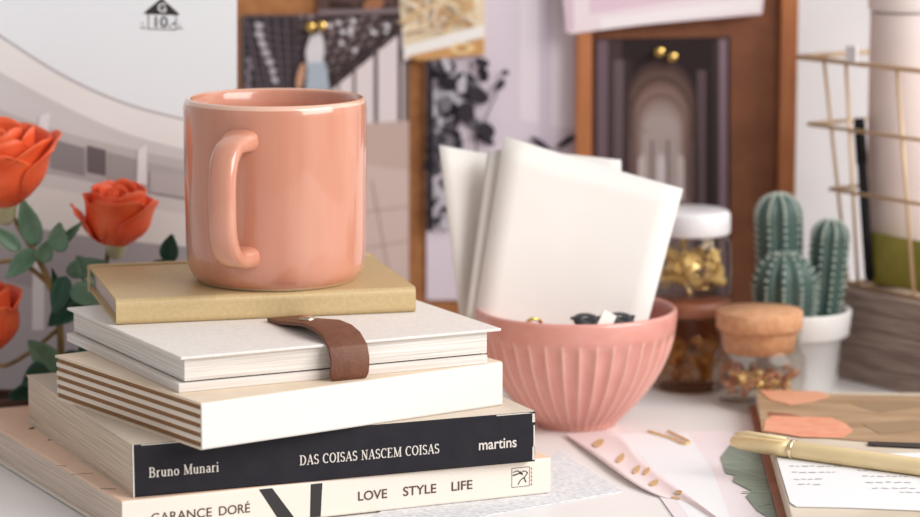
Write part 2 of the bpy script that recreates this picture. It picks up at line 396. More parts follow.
# ------------------------------------------------------------------ mug
ZM = ZE + TE
mug = thing('mug', 'salmon pink glazed ceramic mug standing on the gold notebook', 'mug', (-.0862, 1.3905, ZM + .0002))
HM, RM = .0857, .0426
prof_m = [(.0001, .0012), (.030, .0012), (.0335, .0010), (.0348, .0), (.0362, 0), (.0372, .0012), (.0395, .0030), (.0412, .0062), (.0419, .0105), (RM - .0003, .02), (RM, .05), (RM + .0001, .080), (RM - .0002, .0836), (RM - .0010, .0852), (RM - .0022, HM), (RM - .0034, .0851), (RM - .0041, .0835), (RM - .0044, .078), (RM - .0046, .02), (RM - .0070, .009), (.030, .0062), (.0001, .0058)]
b = MB(); b.lathe(prof_m, salmon, 96)
rim_m = mat('rim_glaze', (236, 190, 168), .2, coat=1.0)
unglazed = mat('foot_ring', (222, 196, 170), .7)
body = b.build('body', mug)
me = body.data; me.materials.append(rim_m); me.materials.append(unglazed)
for p in me.polygons:
    z = p.center.z; r = math.hypot(p.center.x, p.center.y)
    if z > .0842 and r > RM - .0032: p.material_index = 1
    if z < .0010 and r > .033: p.material_index = 2
b = MB(); pts = []; zc, hh_, outr = .0432, .0268, .0262
for i in range(33):
    a = PI / 2 - PI * i / 32; e = .62
    ca = abs(math.cos(a)) ** e; sa = math.copysign(abs(math.sin(a)) ** e, math.sin(a))
    pts.append((RM - .0035 + outr * ca, 0, zc + hh_ * sa))
# ribbon section: wide across, thinner radially, a little wider where it joins the body
n = 16; vs = []; fs = []
for i, p in enumerate(pts):
    q0, q1 = Vector(pts[max(i - 1, 0)]), Vector(pts[min(i + 1, 32)]); t = (q1 - q0).normalized(); nr = Vector((-t.z, 0, t.x))
    k = abs(i - 16) / 16; w = .0064 + .0022 * max(0, k - .75) * 4; th = .0042 + .0014 * max(0, k - .75) * 4
    for j in range(n):
        a = 2 * PI * j / n; cx = math.copysign(abs(math.cos(a)) ** .7, math.cos(a)); sx = math.copysign(abs(math.sin(a)) ** .7, math.sin(a))
        vs.append(Vector(p) + Vector((0, w * cx, 0)) + nr * (th * sx))
for i in range(32):
    for j in range(n): fs.append((i * n + j, i * n + (j + 1) % n, (i + 1) * n + (j + 1) % n, (i + 1) * n + j))
b.add(vs, fs, salmon, True)
b.build('handle', mug, rot=(0, 0, R(-90 - 18.0)))

# ------------------------------------------------------------------ bowl and what stands in it
BX, BY = .0582, 1.480
bowl = thing('bowl', 'pink fluted ceramic bowl holding upright white cards', 'bowl', (BX, BY, .0))
HB, RB = .0600, .0507
prof_b = [(.0001, .0015), (.017, .0015), (.0185, 0), (.0200, 0), (.0206, .002)]
for i in range(1, 25):
    t = i / 24; prof_b.append((.0206 + (RB - .0206) * (1 - (1 - t) ** 2.0) ** .92, .002 + (HB - .004) * t))
prof_b += [(RB - .0002, HB - .0008), (RB - .0012, HB), (RB - .0026, HB - .0004), (RB - .0032, HB - .0015)]
for i in range(14, 0, -1):
    t = i / 15; prof_b.append((.0195 + (RB - .0035 - .0195) * (1 - (1 - t) ** 2.0) ** .92, .006 + (HB - .009) * t))
prof_b += [(.0195, .0055), (.0001, .005)]
NF = 36
def flute(r, z, a):
    if r < .0205: return r
    k = max(0, min(1, (HB - .0105 - z) / .004)) * max(0, min(1, (z - .0015) / .004))
    return r
outer_n = 5 + 24
def lathe_flute(b, prof, mt, n):
    vs = []
    for jj, (r, z) in enumerate(prof):
        k = max(0, min(1, (HB - .0110 - z) / .004)) * max(0, min(1, (z - .0010) / .003)) if jj < outer_n else 0
        for i in range(n):
            a = 2 * PI * i / n; rr = r - k * .0021 * (abs(math.sin(NF * a / 2)) ** .7)
            vs.append((rr * math.cos(a), rr * math.sin(a), z))
    fs = []
    for j in range(len(prof) - 1):
        for i in range(n):
            p, q = j * n + i, j * n + (i + 1) % n; fs.append((p, q, q + n, p + n))
    b.add(vs, fs, mt, True)
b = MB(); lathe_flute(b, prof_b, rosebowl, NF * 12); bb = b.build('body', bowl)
bb.data.materials.append(mat('pink_glaze_ridge', (234, 184, 172), .35, coat=.7))   # a paler pink along the ridges, to raise the contrast
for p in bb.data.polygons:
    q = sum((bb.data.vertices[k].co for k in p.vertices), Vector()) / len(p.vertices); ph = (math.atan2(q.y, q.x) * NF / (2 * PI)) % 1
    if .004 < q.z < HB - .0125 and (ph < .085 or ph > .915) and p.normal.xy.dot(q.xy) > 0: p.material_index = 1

def card(name, label, corners, mt, bend=.003, group=None, thick=.0007):
    """sheet through four corner points (bl, br, tr, tl), slightly curved"""
    bl, br, tr, tl = [Vector(c) for c in corners]; b = MB(); nrm = (br - bl).cross(tl - bl).normalized()
    o = (bl + br) / 2
    def fn(u, v):
        p = bl.lerp(br, u).lerp(tl.lerp(tr, u), v) + nrm * bend * math.sin(PI * u) - o
        return p
    b.grid(fn, 9, 9, mt)
    ob = b.build(name, None, o, solid=thick)
    return tag(ob, label, 'card', group)
card_w = mat('card_white', (236, 232, 227), .85, noise=25, col2=(232, 227, 221)); card_e = mat('envelope_white', (230, 226, 220), .85)
card('card', 'large white card leaning at the front of the pink bowl', (at(470, 345, 1.472), at(640, 352, 1.462), at(683, 189, 1.500), at(504, 136, 1.502)), card_w, -.003)
card('card', 'white card with squared corner behind the large card in the bowl', (at(500, 345, 1.486), at(622, 345, 1.486), at(621, 160, 1.517), at(520, 150, 1.517)), card_e, .001)
card('card', 'narrow folded card between the left and large cards in the bowl', (at(463, 335, 1.476), at(505, 340, 1.478), at(526, 152, 1.508), at(488, 150, 1.506)), card_e, .002)
card('card', 'white card at the left side of the bowl, leaning left', (at(462, 335, 1.484), at(535, 345, 1.489), at(530, 160, 1.518), at(439, 145, 1.514)), card_w, -.002)
b = MB()   # faint pencil lines on the large card
c0, cu_, cv = at(545, 310, 1.4665), (at(640, 352, 1.462) - at(470, 345, 1.472)).normalized(), (at(504, 136, 1.502) - at(470, 345, 1.472)).normalized()
# sunglasses lying in the bowl
sg = thing('sunglasses', 'black sunglasses lying in the pink bowl beside the cards', 'sunglasses', (BX + .012, BY - .036, .0590), R(8))
blackp = mat('black_plastic', (36, 36, 38), .25, coat=.5)
for sx in (-1, 1):
    b = MB()
    def lens(u, v, sx=sx):
        a = 2 * PI * u; r = .2 + .8 * v
        return Vector((sx * .0085 + .0068 * r * math.cos(a), -.001 + .0006 * math.cos(a), .0005 + .0042 * r * math.sin(a)))
    b.grid(lens, 20, 3, blackp, closeu=True); b.ball((sx * .0085, 0, .0005), .0060, blackp, 16, 8, (1, .12, .62)); b.build('lens', sg, solid=.0008, rot=(R(-50), 0, R(0)))
b = MB(); b.tube([(-.003, -.001, .002), (0, -.0012, .0034), (.003, -.001, .002)], .0008, blackp, 8)
for sx in (-1, 1): b.tube([(sx * .0152, .001, .002), (sx * .0150, .006, .0010), (sx * .0085, .010, -.0005)], .0008, blackp, 8)
b.build('frame', sg)
b = MB()
for k in range(1):
    b.tube([(.0042 * math.cos(a * PI / 12), 0, .0042 * math.sin(a * PI / 12)) for a in range(25)], .0009, brass, 8, caps=False)
tag(b.build('ring', None, at(533, 327, 1.4415) + Vector((0, 0, .0005)), (0.4, 0, 0.3)), 'small gold ring standing in the pink bowl against the card', 'ring')
b = MB(); b.box((-.0035, -.0006, -.005), (.0035, .0006, .005), paper_w)
tag(b.build('paper_tag', None, at(606, 322, 1.4375), (-.3, .5, .15)), 'small white paper tag beside the sunglasses in the bowl', 'tag')

# ------------------------------------------------------------------ glass jars
jar_glass = glass_mat('jar_glass', (252, 251, 249)); dark_glass = glass_mat('amber_glass', (238, 226, 216))
def jar_prof(r, h, t=.0016, neck=None):
    nr = neck or r * .86
    o = [(.0001, 0), (r * .86, 0), (r * .97, .0015), (r, .004), (r, h * .74), (r * .97, h * .80), (nr, h * .86), (nr, h - .001), (nr + .0006, h), (nr - t, h)]
    i = [(nr - t, h * .85), (r * .97 - t, h * .79), (r - t, h * .73), (r - t, .005), (r * .9 - t, .0028), (.0001, .0028)]
    return o + i
def gold_bit(kind):
    """one small brass clip or pin, about 9 mm long"""
    b = MB()
    if kind == 0:      # bulldog clip: folded body and two loops
        b.add([(-.0045, -.0022, 0), (.0045, -.0022, 0), (.0045, 0, .0045), (-.0045, 0, .0045), (-.0045, .0022, 0), (.0045, .0022, 0)], [(0, 1, 2, 3), (3, 2, 5, 4), (0, 3, 4), (1, 5, 2)], goldm)
        b.tube([(-.0014, 0, .0034), (-.0012, .0004, .0075), (.0012, .0004, .0075), (.0014, 0, .0034)], .0005, goldm, 6)
    elif kind == 1:    # push pin
        b.lathe([(.0001, 0), (.0026, .0001), (.0027, .0010), (.0014, .0018), (.0012, .0050), (.0024, .0060), (.0024, .0068), (.0001, .0070)], goldm, 12); b.tube([(0, 0, 0), (0, 0, -.004)], .0003, goldm, 6)
    else:              # bent paper clip
        b.tube([(-.004, -.001, 0), (.004, -.001, .0004), (.0045, .0006, .0005), (.004, .0018, .0004), (-.003, .0018, 0), (-.0036, .0010, 0), (-.003, .0002, .0006), (.002, .0002, .0012)], .0006, goldm, 6)
    return b
protos = {}
def fill(jx, jy, z0, r, h, n, label, group, seed, copper=False):
    rnd = random.Random(seed); pl = []; cnt = 0; tries = 0
    while cnt < n and tries < 9000:
        tries += 1; a = rnd.uniform(0, 2 * PI); rr = r * math.sqrt(rnd.uniform(.15, 1)); p = Vector((jx + rr * math.cos(a), jy + rr * math.sin(a), z0 + h * (cnt + .5) / n + rnd.uniform(-.001, .001)))
        if any((p - q).length < .0056 for q in pl): continue
        pl.append(p); kd = rnd.choice((0, 0, 1, 2)); nm = ('binder_clip', 'push_pin', 'paper_clip')[kd]
        cp = copper and rnd.random() < .6; kd = 2 if cp else kd; nm = 'paper_clip' if cp else nm
        if (kd, cp) not in protos:
            protos[kd, cp] = o = gold_bit(kd).build(nm)
            if cp: o.data.materials[0] = mat('copper_metal', (196, 140, 110), .4, metal=.5)
        else: o = protos[kd, cp].copy(); C.objects.link(o)
        o.location = p; o.rotation_euler = (rnd.uniform(-1.2, 1.2), rnd.uniform(-1.2, 1.2), rnd.uniform(0, 6))
        tag(o, label[3] if cp else label[kd], ('clip', 'pin', 'paper clip')[kd], group + (', copper' if cp else '')); cnt += 1

J1 = at(690, 394, 1.571); JX, JY = J1.x, J1.y; r1 = .0212
# lower jar
j = thing('glass_jar', 'amber glass jar with copper lid under the white lidded jar', 'jar', (JX, JY, 0))
hL = .0400
b = MB(); b.lathe(jar_prof(r1, hL), dark_glass, 48); b.build('body', j)
b = MB(); cop = mat('copper_lid', (150, 92, 66), .5, noise=60, col2=(126, 74, 54))
b.lathe([(.0001, 0), (r1 * .95, 0), (r1, .001), (r1, .0072), (r1 * .96, .0082), (.0001, .0084)], cop, 48); b.build('lid', j, (0, 0, hL + .0003))
zU = hL + .0003 + .0084
j = thing('glass_jar', 'clear glass jar with white lid, stacked on the amber jar', 'jar', (JX, JY, zU + .0002))
hU = .0385; b = MB(); b.lathe(jar_prof(r1, hU), jar_glass, 48); b.build('body', j)
b = MB(); wl_ = mat('white_lid', (234, 232, 234), .3, coat=.3)
rl = r1 * .93
b.lathe([(rl - .0015, .0002), (rl, 0), (rl + .0006, .001), (rl + .0006, .0102), (rl - .0004, .0120), (rl - .003, .0130), (.0001, .0131)], wl_, 48); b.build('lid', j, (0, 0, hU - .0040))
fill(JX, JY, zU + .006, r1 - .0060, .019, 44, ['gold binder clip inside the white lidded jar', 'gold push pin inside the white lidded jar', 'gold paper clip inside the white lidded jar'], 'gold clips in the upper jar', 3)
fill(JX, JY, .007, r1 - .0060, .016, 36, ['gold binder clip inside the amber jar', 'gold push pin inside the amber jar', 'gold paper clip inside the amber jar'], 'gold clips in the lower jar', 5)
# cork jar
J2 = at(758, 405, 1.5265); KX, KY = J2.x, J2.y; r2 = .0248
j = thing('glass_jar', 'small round glass jar with wide cork stopper beside the cactus', 'jar', (KX, KY, 0))
hC = .0402; b = MB()
o_ = [(.0001, 0), (r2 * .88, 0), (r2 * .98, .0014), (r2, .004), (r2, .024), (r2 * .97, .0275), (r2 * .88, .0300), (r2 * .85, .0315), (r2 * .88, .0335), (r2 * .88, hC - .002), (r2 * .92, hC - .001), (r2 * .90, hC), (r2 * .83, hC)]
i_ = [(r2 * .80, .0315), (r2 * .90, .0270), (r2 * .925, .0235), (r2 * .925, .006), (r2 * .85, .0035), (.0001, .0030)]
b.lathe(o_ + i_, jar_glass, 48); b.build('body', j)
cork = mat('cork', (218, 168, 128), .85, noise=260, col2=(198, 142, 102), bump=(500, .6)); b = MB()
b.lathe([(.0001, -.0115), (r2 * .74, -.0115), (r2 * .79, -.002), (r2 * .79, .0004), (r2 * .88, .0006), (r2 * .90, .001), (r2 * .905, .0090), (r2 * .885, .0098), (.0001, .0100)], cork, 48)
b.build('stopper', j, (0, 0, hC + .0001))
fill(KX, KY, .0065, r2 - .0070, .0120, 40, ['gold binder clip inside the cork stoppered jar', 'gold push pin inside the cork stoppered jar', 'gold paper clip inside the cork stoppered jar', 'copper coloured paper clip inside the cork stoppered jar'], 'gold clips in the cork jar', 9, True)

# ------------------------------------------------------------------ cactus in a white pot
PX, PY = at(796, 390, 1.571).x, 1.571
cac = thing('potted_cactus', 'dark green cactus with three ribbed stems in white pot', 'cactus', (PX, PY, 0))
pot_m = mat('white_pot', (232, 230, 228), .4, coat=.2, noise=40, col2=(226, 223, 220)); b = MB(); PH = .0430
b.lathe([(.0001, 0), (.0195, 0), (.0203, .0008), (.0236, .0285), (.0268, .0291), (.0276, .0300), (.0288, PH - .001), (.0286, PH), (.0262, PH), (.0256, PH - .001), (.0245, .0335), (.0001, .0325)], pot_m, 56); b.build('pot', cac)
b = MB(); b.lathe([(.0248, .0), (.018, .0012), (.0001, .002)], mat('soil', (98, 84, 72), .95, noise=300, col2=(70, 58, 48), bump=(600, 1)), 40); b.build('soil', cac, (0, 0, .0365))
cg = mat('cactus_green', (60, 82, 77), .45, noise=90, col2=(76, 100, 93)); spine_m = mat('cactus_spine', (196, 204, 192), .7)
def cactus_body(x, y, z0, r, h, ribs, tilt=0, tx=0):
    b = MB(); pr_ = []; n = ribs * 8
    for i in range(25):
        t = i / 24
        a = t * PI / 2
        pr_.append((r * 0, 0)); tr = 1 - min(.55, r / h)
        pr_[-1] = ((r * (.84 + .16 * math.sin(min(1, t * 1.6) * PI / 2)), h * tr * t / .6) if t < .6 else (r * math.cos((t - .6) / .4 * PI / 2) ** .9, h * tr + h * (1 - tr) * math.sin((t - .6) / .4 * PI / 2)))
    pr_[-1] = (.0002, h)
    rf = lambda rr, z, a: rr * (1 - .17 * (1 - abs(math.cos(ribs * a / 2))) ** 1.0)
    b.lathe(pr_, cg, n, rfn=rf)
    o = b.build('cactus_stem', cac, (x, y, z0), (tx, tilt, 0))
    s = MB()
    for kk in range(ribs):
        a = 2 * PI * kk / ribs
        nj = max(8, int(h / .0028))
        for q in range(1, nj):
            t = q / nj * 24; i = int(t); f = t - i; rr = pr_[i][0] * (1 - f) + pr_[min(i + 1, 24)][0] * f; z = pr_[i][1] * (1 - f) + pr_[min(i + 1, 24)][1] * f
            p = Vector((rr * math.cos(a), rr * math.sin(a), z)); s.ball(p, .00085, spine_m, 6, 4)
            for dd in (-.5, .5): s.tube([p, p + Vector((math.cos(a + dd), math.sin(a + dd), .25)) * .0017], [.0002, .00006], spine_m, 4)
    so = s.build('spines', o, recalc=False); so['kind'] = 'stuff'; so['label'] = 'pale spines along the ribs'
zc0 = .0350
cactus_body(-.0080, .0085, zc0, .0128, .0685, 9, R(-2))
cactus_body(.0138, .0030, zc0, .0104, .0555, 9, R(4))
cactus_body(-.0075, -.0098, zc0 - .003, .0172, .0425, 11, R(-1))

# ------------------------------------------------------------------ prints: flat sheets whose picture is in the sheet's own mesh
def flat(col): return mat('print_%d_%d_%d' % col, col, .8, spec=.15)
def sheet(name, label, cat, outline, Y, thick, base, layers, group=None, foot=None):
    """upright sheet at depth Y; outline and layers are polygons given in the sheet's plane"""
    P = [at(u, v, Y) for u, v in outline]
    org = Vector((sum(p.x for p in P) / len(P), Y, min(p.z for p in P)))
    b = MB(); b.poly([p - org for p in P], base, (0, thick, 0))
    for k, (col, poly) in enumerate(layers):
        b.face([at(u, v, Y) - org - Vector((0, .00004 * (k + 1), 0)) for u, v in poly], col if not isinstance(col, tuple) else flat(col))
    o = b.build(name, None, org, recalc=False)
    tag(o, label, cat, group); return o
def blob(cx, cy, rx, ry, n=14, ang=0, jit=0, rnd=random):
    out = []
    for i in range(n):
        a = 2 * PI * i / n; k = 1 + rnd.uniform(-jit, jit); x, y = rx * k * math.cos(a), ry * k * math.sin(a)
        out.append((cx + x * math.cos(ang) - y * math.sin(ang), cy + x * math.sin(ang) + y * math.cos(ang)))
    return out
def bar(x0, y0, x1, y1, w):
    d = Vector((x1 - x0, y1 - y0)); l = d.length or 1; nx, ny = -d.y / l * w / 2, d.x / l * w / 2
    return [(x0 + nx, y0 + ny), (x1 + nx, y1 + ny), (x1 - nx, y1 - ny), (x0 - nx, y0 - ny)]

# left poster: white sky over a grey concrete building
YP = 1.517
vfoot = 258.5 + F * math.tan(math.atan(H / YP) - PITCH)
sky_, c1, c2, c3, c4 = (236, 238, 241), (214, 211, 211), (182, 177, 177), (146, 140, 142), (238, 235, 233)
def curve(pts, n=24):
    out = []
    for i in range(n + 1):
        t = i / n * (len(pts) - 1); k = min(int(t), len(pts) - 2); f = t - k
        p0, p1, p2, p3 = pts[max(k - 1, 0)], pts[k], pts[k + 1], pts[min(k + 2, len(pts) - 1)]
        out.append(tuple(.5 * ((2 * p1[d]) + (-p0[d] + p2[d]) * f + (2 * p0[d] - 5 * p1[d] + 4 * p2[d] - p3[d]) * f * f + (-p0[d] + 3 * p1[d] - 3 * p2[d] + p3[d]) * f ** 3) for d in (0, 1)))
    return out
def band(top, bot): return curve(top) + curve(bot)[::-1]
E1 = [(-40, 8), (0, 34), (60, 72), (120, 100), (180, 117), (236, 128)]
E1b = [(-40, 14), (0, 38), (60, 76), (120, 103.5), (180, 120), (236, 131)]
E2 = [(-40, 50), (0, 72), (60, 104), (120, 131), (180, 148), (236, 158)]
E3 = [(-40, 92), (0, 113), (60, 135), (120, 150), (180, 163), (236, 172)]
E4 = [(-40, 162), (0, 168), (60, 176), (120, 188), (180, 200), (236, 208)]
E5 = [(-40, 176), (0, 182), (60, 190), (120, 202), (180, 213), (236, 220)]
E6 = [(-40, 212), (0, 220), (60, 232), (120, 240), (180, 246), (236, 250)]
BOT = [(-40, vfoot - 2), (236, vfoot - 2)]
lay = [(c4, band(E1, BOT)), ((196, 194, 195), band(E1, E1b)), (c4, band(E1b, E2)), ((212, 208, 207), band(E2, E3)), (c1, band([(x, y + 10) for x, y in E2], E3)), (c2, band(E3, E4)), ((196, 191, 189), band([(x, y - 4) for x, y in E3], [(x, y + 6) for x, y in E3])),
       (c3, [(50, 138), (85, 148), (85, 176), (50, 168)]), ((112, 104, 106), [(87, 145), (106, 150), (106, 176), (87, 172)]), ((166, 160, 160), [(108, 152), (140, 160), (140, 186), (108, 180)]),
       ((210, 207, 206), band(E4, E5)), ((224, 220, 217), band(E5, E6)), ((168, 162, 166), band(E6, BOT)), ((186, 180, 184), band([(x, y + 60) for x, y in E6], BOT)),
       ((232, 231, 232), [(40, 116), (50, 112), (48, 142), (36, 140)]), ((232, 231, 232), [(138, 150), (147, 144), (147, 185), (137, 183)]), ((230, 228, 228), [(33, 250), (45, 250), (44, 330), (32, 330)]),
       ((190, 184, 184), [(150, 170), (236, 184), (236, 204), (150, 192)])]
def clipx(poly, x0):   # keep the art inside the sheet
    return [(max(x, x0), y) for x, y in poly]
pst = sheet('poster', 'large poster of a curved grey concrete building behind the roses', 'poster', [(-60, vfoot), (236.5, vfoot), (236.5, -40), (-60, -40)], YP, .003, mat('poster_white', (238, 241, 245), .6), lay)
# price emblem on the poster: little house with 10.-
po = pst.location; Ye = YP - .0001
b = MB()
def pf(poly, mt, k=0): b.face([at(u, v, Ye - k * .00003) - po for u, v in poly], mt)
pf([(143.5, 13), (161.5, -2), (180, 14.5), (176, 15.2), (147, 14.2)], ink)
for q in ([(148.0, 14), (149.0, 14), (149.0, 29), (148.0, 29)], [(175.6, 14.5), (176.6, 14.5), (176.6, 30), (175.6, 30)], bar(148.0, 29.0, 176.6, 29.8, 1.0)): pf(q, ink)
for q in (bar(140, 27.6, 147, 28.4, 1.3), bar(142, 22, 143, 27, .8), bar(177.5, 28.4, 183, 28.8, 1.3), bar(180, 23.5, 179.4, 28, .8)): pf(q, ink_soft, 1)
b.build('house_emblem', pst, recalc=False)
t_ = at(152.2, 27.2, Ye - .00012) - po; text('price_lettering', '10.-', ink, pst, t_, .0058, .0106, bold=.00006)
t_ = at(157.5, 12, Ye - .00012) - po; text('emblem_letter', 'G', mat('emblem_white', (236, 236, 236), .7), pst, t_, .0046, .0042, bold=.00010)

# boards
YB = 1.678; vb = 258.5 + F * math.tan(math.atan(H / YB) - PITCH)
cork_b = mat('cork_board', (178, 122, 76), .9, noise=160, col2=(158, 102, 60), bump=(500, .5))
brd = thing('cork_board', 'tan cork pinboard behind the mug covered with pictures', 'pinboard', (at(405, vb, YB).x, YB, 0))
w_ = at(577, 100, YB).x - at(233, 100, YB).x
b = MB(); b.box((-w_ / 2, 0, 0), (w_ / 2, .012, .42), cork_b); b.build('panel', brd, bevel=.001)
YF = 1.664
brown_p = mat('brown_board', (134, 82, 52), .7, noise=70, col2=(118, 69, 43)); frame_m = mat('orange_wood', (186, 118, 72), .55, noise=40, col2=(170, 102, 60), stretch=(6, 6, .8))
x0, x1 = at(576, 100, YF).x, at(797, 100, YF).x
fb = thing('framed_board', 'brown wooden board with lighter orange frame behind the cactus', 'board', ((x0 + x1) / 2, YF, 0)); w_ = (x1 - x0) / 2
b = MB(); b.box((-w_ + .004, .006, 0.002), (w_ - .004, .020, .43), brown_p); b.build('panel', fb)
for nm, lo, hi in (('frame_rail', (-w_, 0, 0), (-w_ + .0085, .022, .43)), ('frame_rail', (w_ - .0095, 0, 0), (w_, .022, .43)), ('frame_rail', (-w_ + .0085, 0, .43 - .009), (w_ - .0095, .022, .43))):
    b = MB(); b.box(lo, hi, frame_m); b.build(nm, fb, bevel=.0008)

# lilac botanical print
rnd = random.Random(11); lay = [((230, 221, 229), [(520, -10), (578, -10), (578, 130), (520, 120)]), ((212, 198, 212), bar(545, -20, 545, 150, 12))]
for k in range(85):
    x = rnd.gauss(447, 15); y = rnd.uniform(62, 225); x = min(max(x, 433), 494); g = rnd.choice((36, 46, 60, 84, 120, 190))
    lay.append(((g, g - 4, g + 4), blob(x, y, rnd.uniform(3, 7.5), rnd.uniform(5, 12), 10, rnd.uniform(0, 3), .2, rnd)))
for (x, y, rx, ry, a) in ((482, 62, 8, 4.5, .3), (500, 84, 7, 4, -.9), (478, 95, 12, 8, .4), (466, 112, 9, 11, 0), (486, 130, 10, 8, .8), (540, 143, 12, 3.4, .6), (566, 141, 11, 3.4, -.6), (553, 154, 7, 1.4, 1.2), (505, 72, 4, 3, 0)):
    lay.append(((58, 52, 60), blob(x, y, rx, ry, 12, a, .05, rnd)))
lay += [((70, 64, 70), bar(470, 60, 480, 200, 2)), ((70, 64, 70), bar(500, 84, 480, 130, 1.6)), ((40, 36, 42), [(427, 60), (433, 60), (433, 230), (427, 230)])]
sheet('botanical_print', 'pale lilac print with black and grey flowering plants', 'print', [(426.5, 300), (577, 300), (577, -30), (426.5, -30)], YB - .0022, .0006, flat((220, 208, 219)), lay)

# station hall photograph
dk = (62, 54, 58); lay = [(dk, [(243, 16), (335, 16), (330, 86), (322, 100), (243, 100)]), ((150, 132, 134), [(300, 14), (404, 14), (404, 30), (332, 88), (300, 88)])]
for k in range(8): lay.append(((112, 100, 106), bar(246 + k * 10, 18, 262 + k * 7, 98, 1.6)))
for k in range(9): lay.append(((112, 98, 104), bar(243, 24 + k * 9, 318, 36 + k * 7, .9)))
for k in range(7): lay.append(((190, 184, 190), blob(258 + 2.5 * k + rnd.uniform(-2, 2), 26 + 9 * k, 4.8, 3.6, 6, .5, .3, rnd)))
for k in range(6): lay.append(((150, 140, 146), blob(247 + rnd.uniform(0, 4), 60 + 6 * k, 2.6, 3, 6, .5, .3, rnd)))
for k in range(8): lay.append(((66, 54, 56), bar(306 + k * 13, 14, 300 + k * 6, 92, 3.2)))
for k in range(8): lay.append(((70, 58, 60), bar(300, 22 + k * 10, 404, 8 + k * 8, 3.0)))
for k in range(12): lay.append(((214, 208, 212), blob(335 + rnd.uniform(-6, 55), 25 + rnd.uniform(-6, 26), 3.4, 2.8, 5, .4, .2, rnd)))
lay += [((224, 212, 212), [(324, 96), (404, 30), (404, 128), (324, 128)]), ((66, 54, 56), bar(328, 84, 404, 22, 4.5)), ((94, 82, 82), [(374, 52), (378, 48), (378, 126), (374, 126)]), ((84, 72, 74), [(398, 34), (402, 30), (402, 128), (398, 128)]), ((112, 98, 96), [(353, 70), (356, 68), (356, 112), (353, 112)]), ((128, 112, 108), [(338, 82), (340, 80), (340, 104), (338, 104)]),
        ((196, 172, 163), [(322, 126), (409, 120), (409, 290), (322, 290)]), ((206, 184, 176), [(340, 160), (409, 170), (409, 290), (340, 290)]), ((166, 140, 130), bar(340, 214, 409, 206, 1.4)), ((166, 140, 130), bar(350, 250, 409, 240, 1.2)), ((160, 136, 128), bar(372, 180, 392, 290, 1.2)),
        ((216, 212, 216), blob(315, 52, 9, 20, 14, .1, .1, rnd)), ((172, 182, 194), [(308, 62), (326, 62), (330, 90), (306, 90)]), ((196, 150, 124), blob(301, 76, 4, 14, 10, .2, .1, rnd)), ((86, 66, 58), blob(313, 28, 6, 7, 10))]
sheet('hall_photograph', 'black and white photograph of a glass roofed station hall', 'photograph', [(241, 300), (409, 300), (409, 14), (241, 15)], YB - .0016, .0006, flat((120, 104, 102)), lay)
lay = [((64, 48, 44), blob(336 + k * 11, 6 + (k % 3) * 3, 9, 6, 9, .3, .2, rnd)) for k in range(6)] + [((160, 108, 80), blob(374, 4, 12, 6, 10, 0, .2, rnd)), ((132, 116, 120), [(318, 10), (402, 8), (402, 13), (318, 15)])]
sheet('dark_photograph', 'dark brown photograph edge above the station hall photograph', 'photograph', [(318, 16), (404, 13), (404, -40), (318, -40)], YB - .0030, .0006, flat((92, 72, 68)), lay)
lay = []
for k in range(60):
    lay.append((rnd.choice(((214, 178, 128), (226, 196, 150), (202, 150, 98), (236, 220, 196), (188, 160, 130), (240, 230, 214))), bar(rnd.uniform(398, 478), rnd.uniform(-30, 34), rnd.uniform(398, 478), rnd.uniform(-30, 34), rnd.uniform(1.5, 4))))
lay += [((240, 236, 232), [(404, 46), (484, 24), (484, 36), (404, 60)]), ((206, 156, 102), [(406, 56), (484, 38), (484, 54), (420, 60)]), ((232, 204, 152), blob(462, 48, 12, 6, 12, 0, .1, rnd)), ((190, 140, 90), blob(462, 48, 6, 3, 10))]
sheet('tan_illustration', 'tan and cream illustrated card pinned above the botanical print', 'illustration', [(404, 58), (485, 55), (484, -40), (396, -40)], YB - .0034, .0006, flat((230, 212, 182)), lay)
# cathedral photograph
lay = [((112, 94, 102), [(597, 40), (608, 40), (606, 320), (597, 320)]), ((74, 60, 60), [(608, 40), (622, 40), (622, 320), (606, 320)]), ((104, 88, 92), [(614, 60), (624, 60), (624, 320), (614, 320)]), ((62, 50, 52), [(624, 60), (632, 60), (630, 320), (622, 320)]), ((96, 80, 84), [(697, 70), (706, 70), (706, 320), (699, 320)]),
       ((66, 54, 54), [(712, 40), (720, 40), (720, 320), (712, 320)]), ((134, 112, 122), [(719, 39), (727, 39), (727, 320), (719, 320)])]
cols = [(72, 56, 54), (88, 68, 64), (104, 82, 76), (90, 70, 64), (118, 94, 86), (134, 110, 102), (122, 100, 94), (142, 120, 112), (156, 136, 130), (166, 148, 142), (172, 156, 152)]
for k, c in enumerate(cols):
    hw = 35 - k * 1.75; top = 59 + k * 5.6; cx = 661
    lay.append((c, [(cx - hw, 320), (cx - hw, top + hw * 1.1)] + [(cx + hw * math.cos(PI - PI * i / 14), top + hw * 1.15 * (1 - math.sin(PI * i / 14))) for i in range(15)] + [(cx + hw, 320)]))
lay += [((206, 196, 198), [(657, 160), (661, 152), (665, 160), (665, 200), (657, 200)]), ((196, 182, 182), [(638, 160), (643, 152), (645, 162), (645, 200), (638, 200)]), ((196, 182, 182), [(677, 160), (680, 152), (684, 160), (684, 200), (677, 200)]), ((128, 110, 110), [(636, 200), (690, 200), (700, 320), (630, 320)])]
for k in (630, 652, 668, 692): lay.append(((120, 100, 100), bar(k, 140, k, 200, 2)))
sheet('cathedral_photograph', 'dark photograph of pointed cathedral arches on the brown board', 'photograph', [(595, 320), (730, 320), (730, 37), (595, 39)], YF + .0050, .0006, flat((50, 40, 41)), lay)
lay = [((214, 190, 202), [(561, -30), (572, -30), (574, 30), (566, 33)]), ((224, 196, 210), [(590, -30), (760, -30), (760, -12), (590, 14)]), ((240, 232, 234), [(600, 18), (758, -2), (760, 10), (600, 30)])]
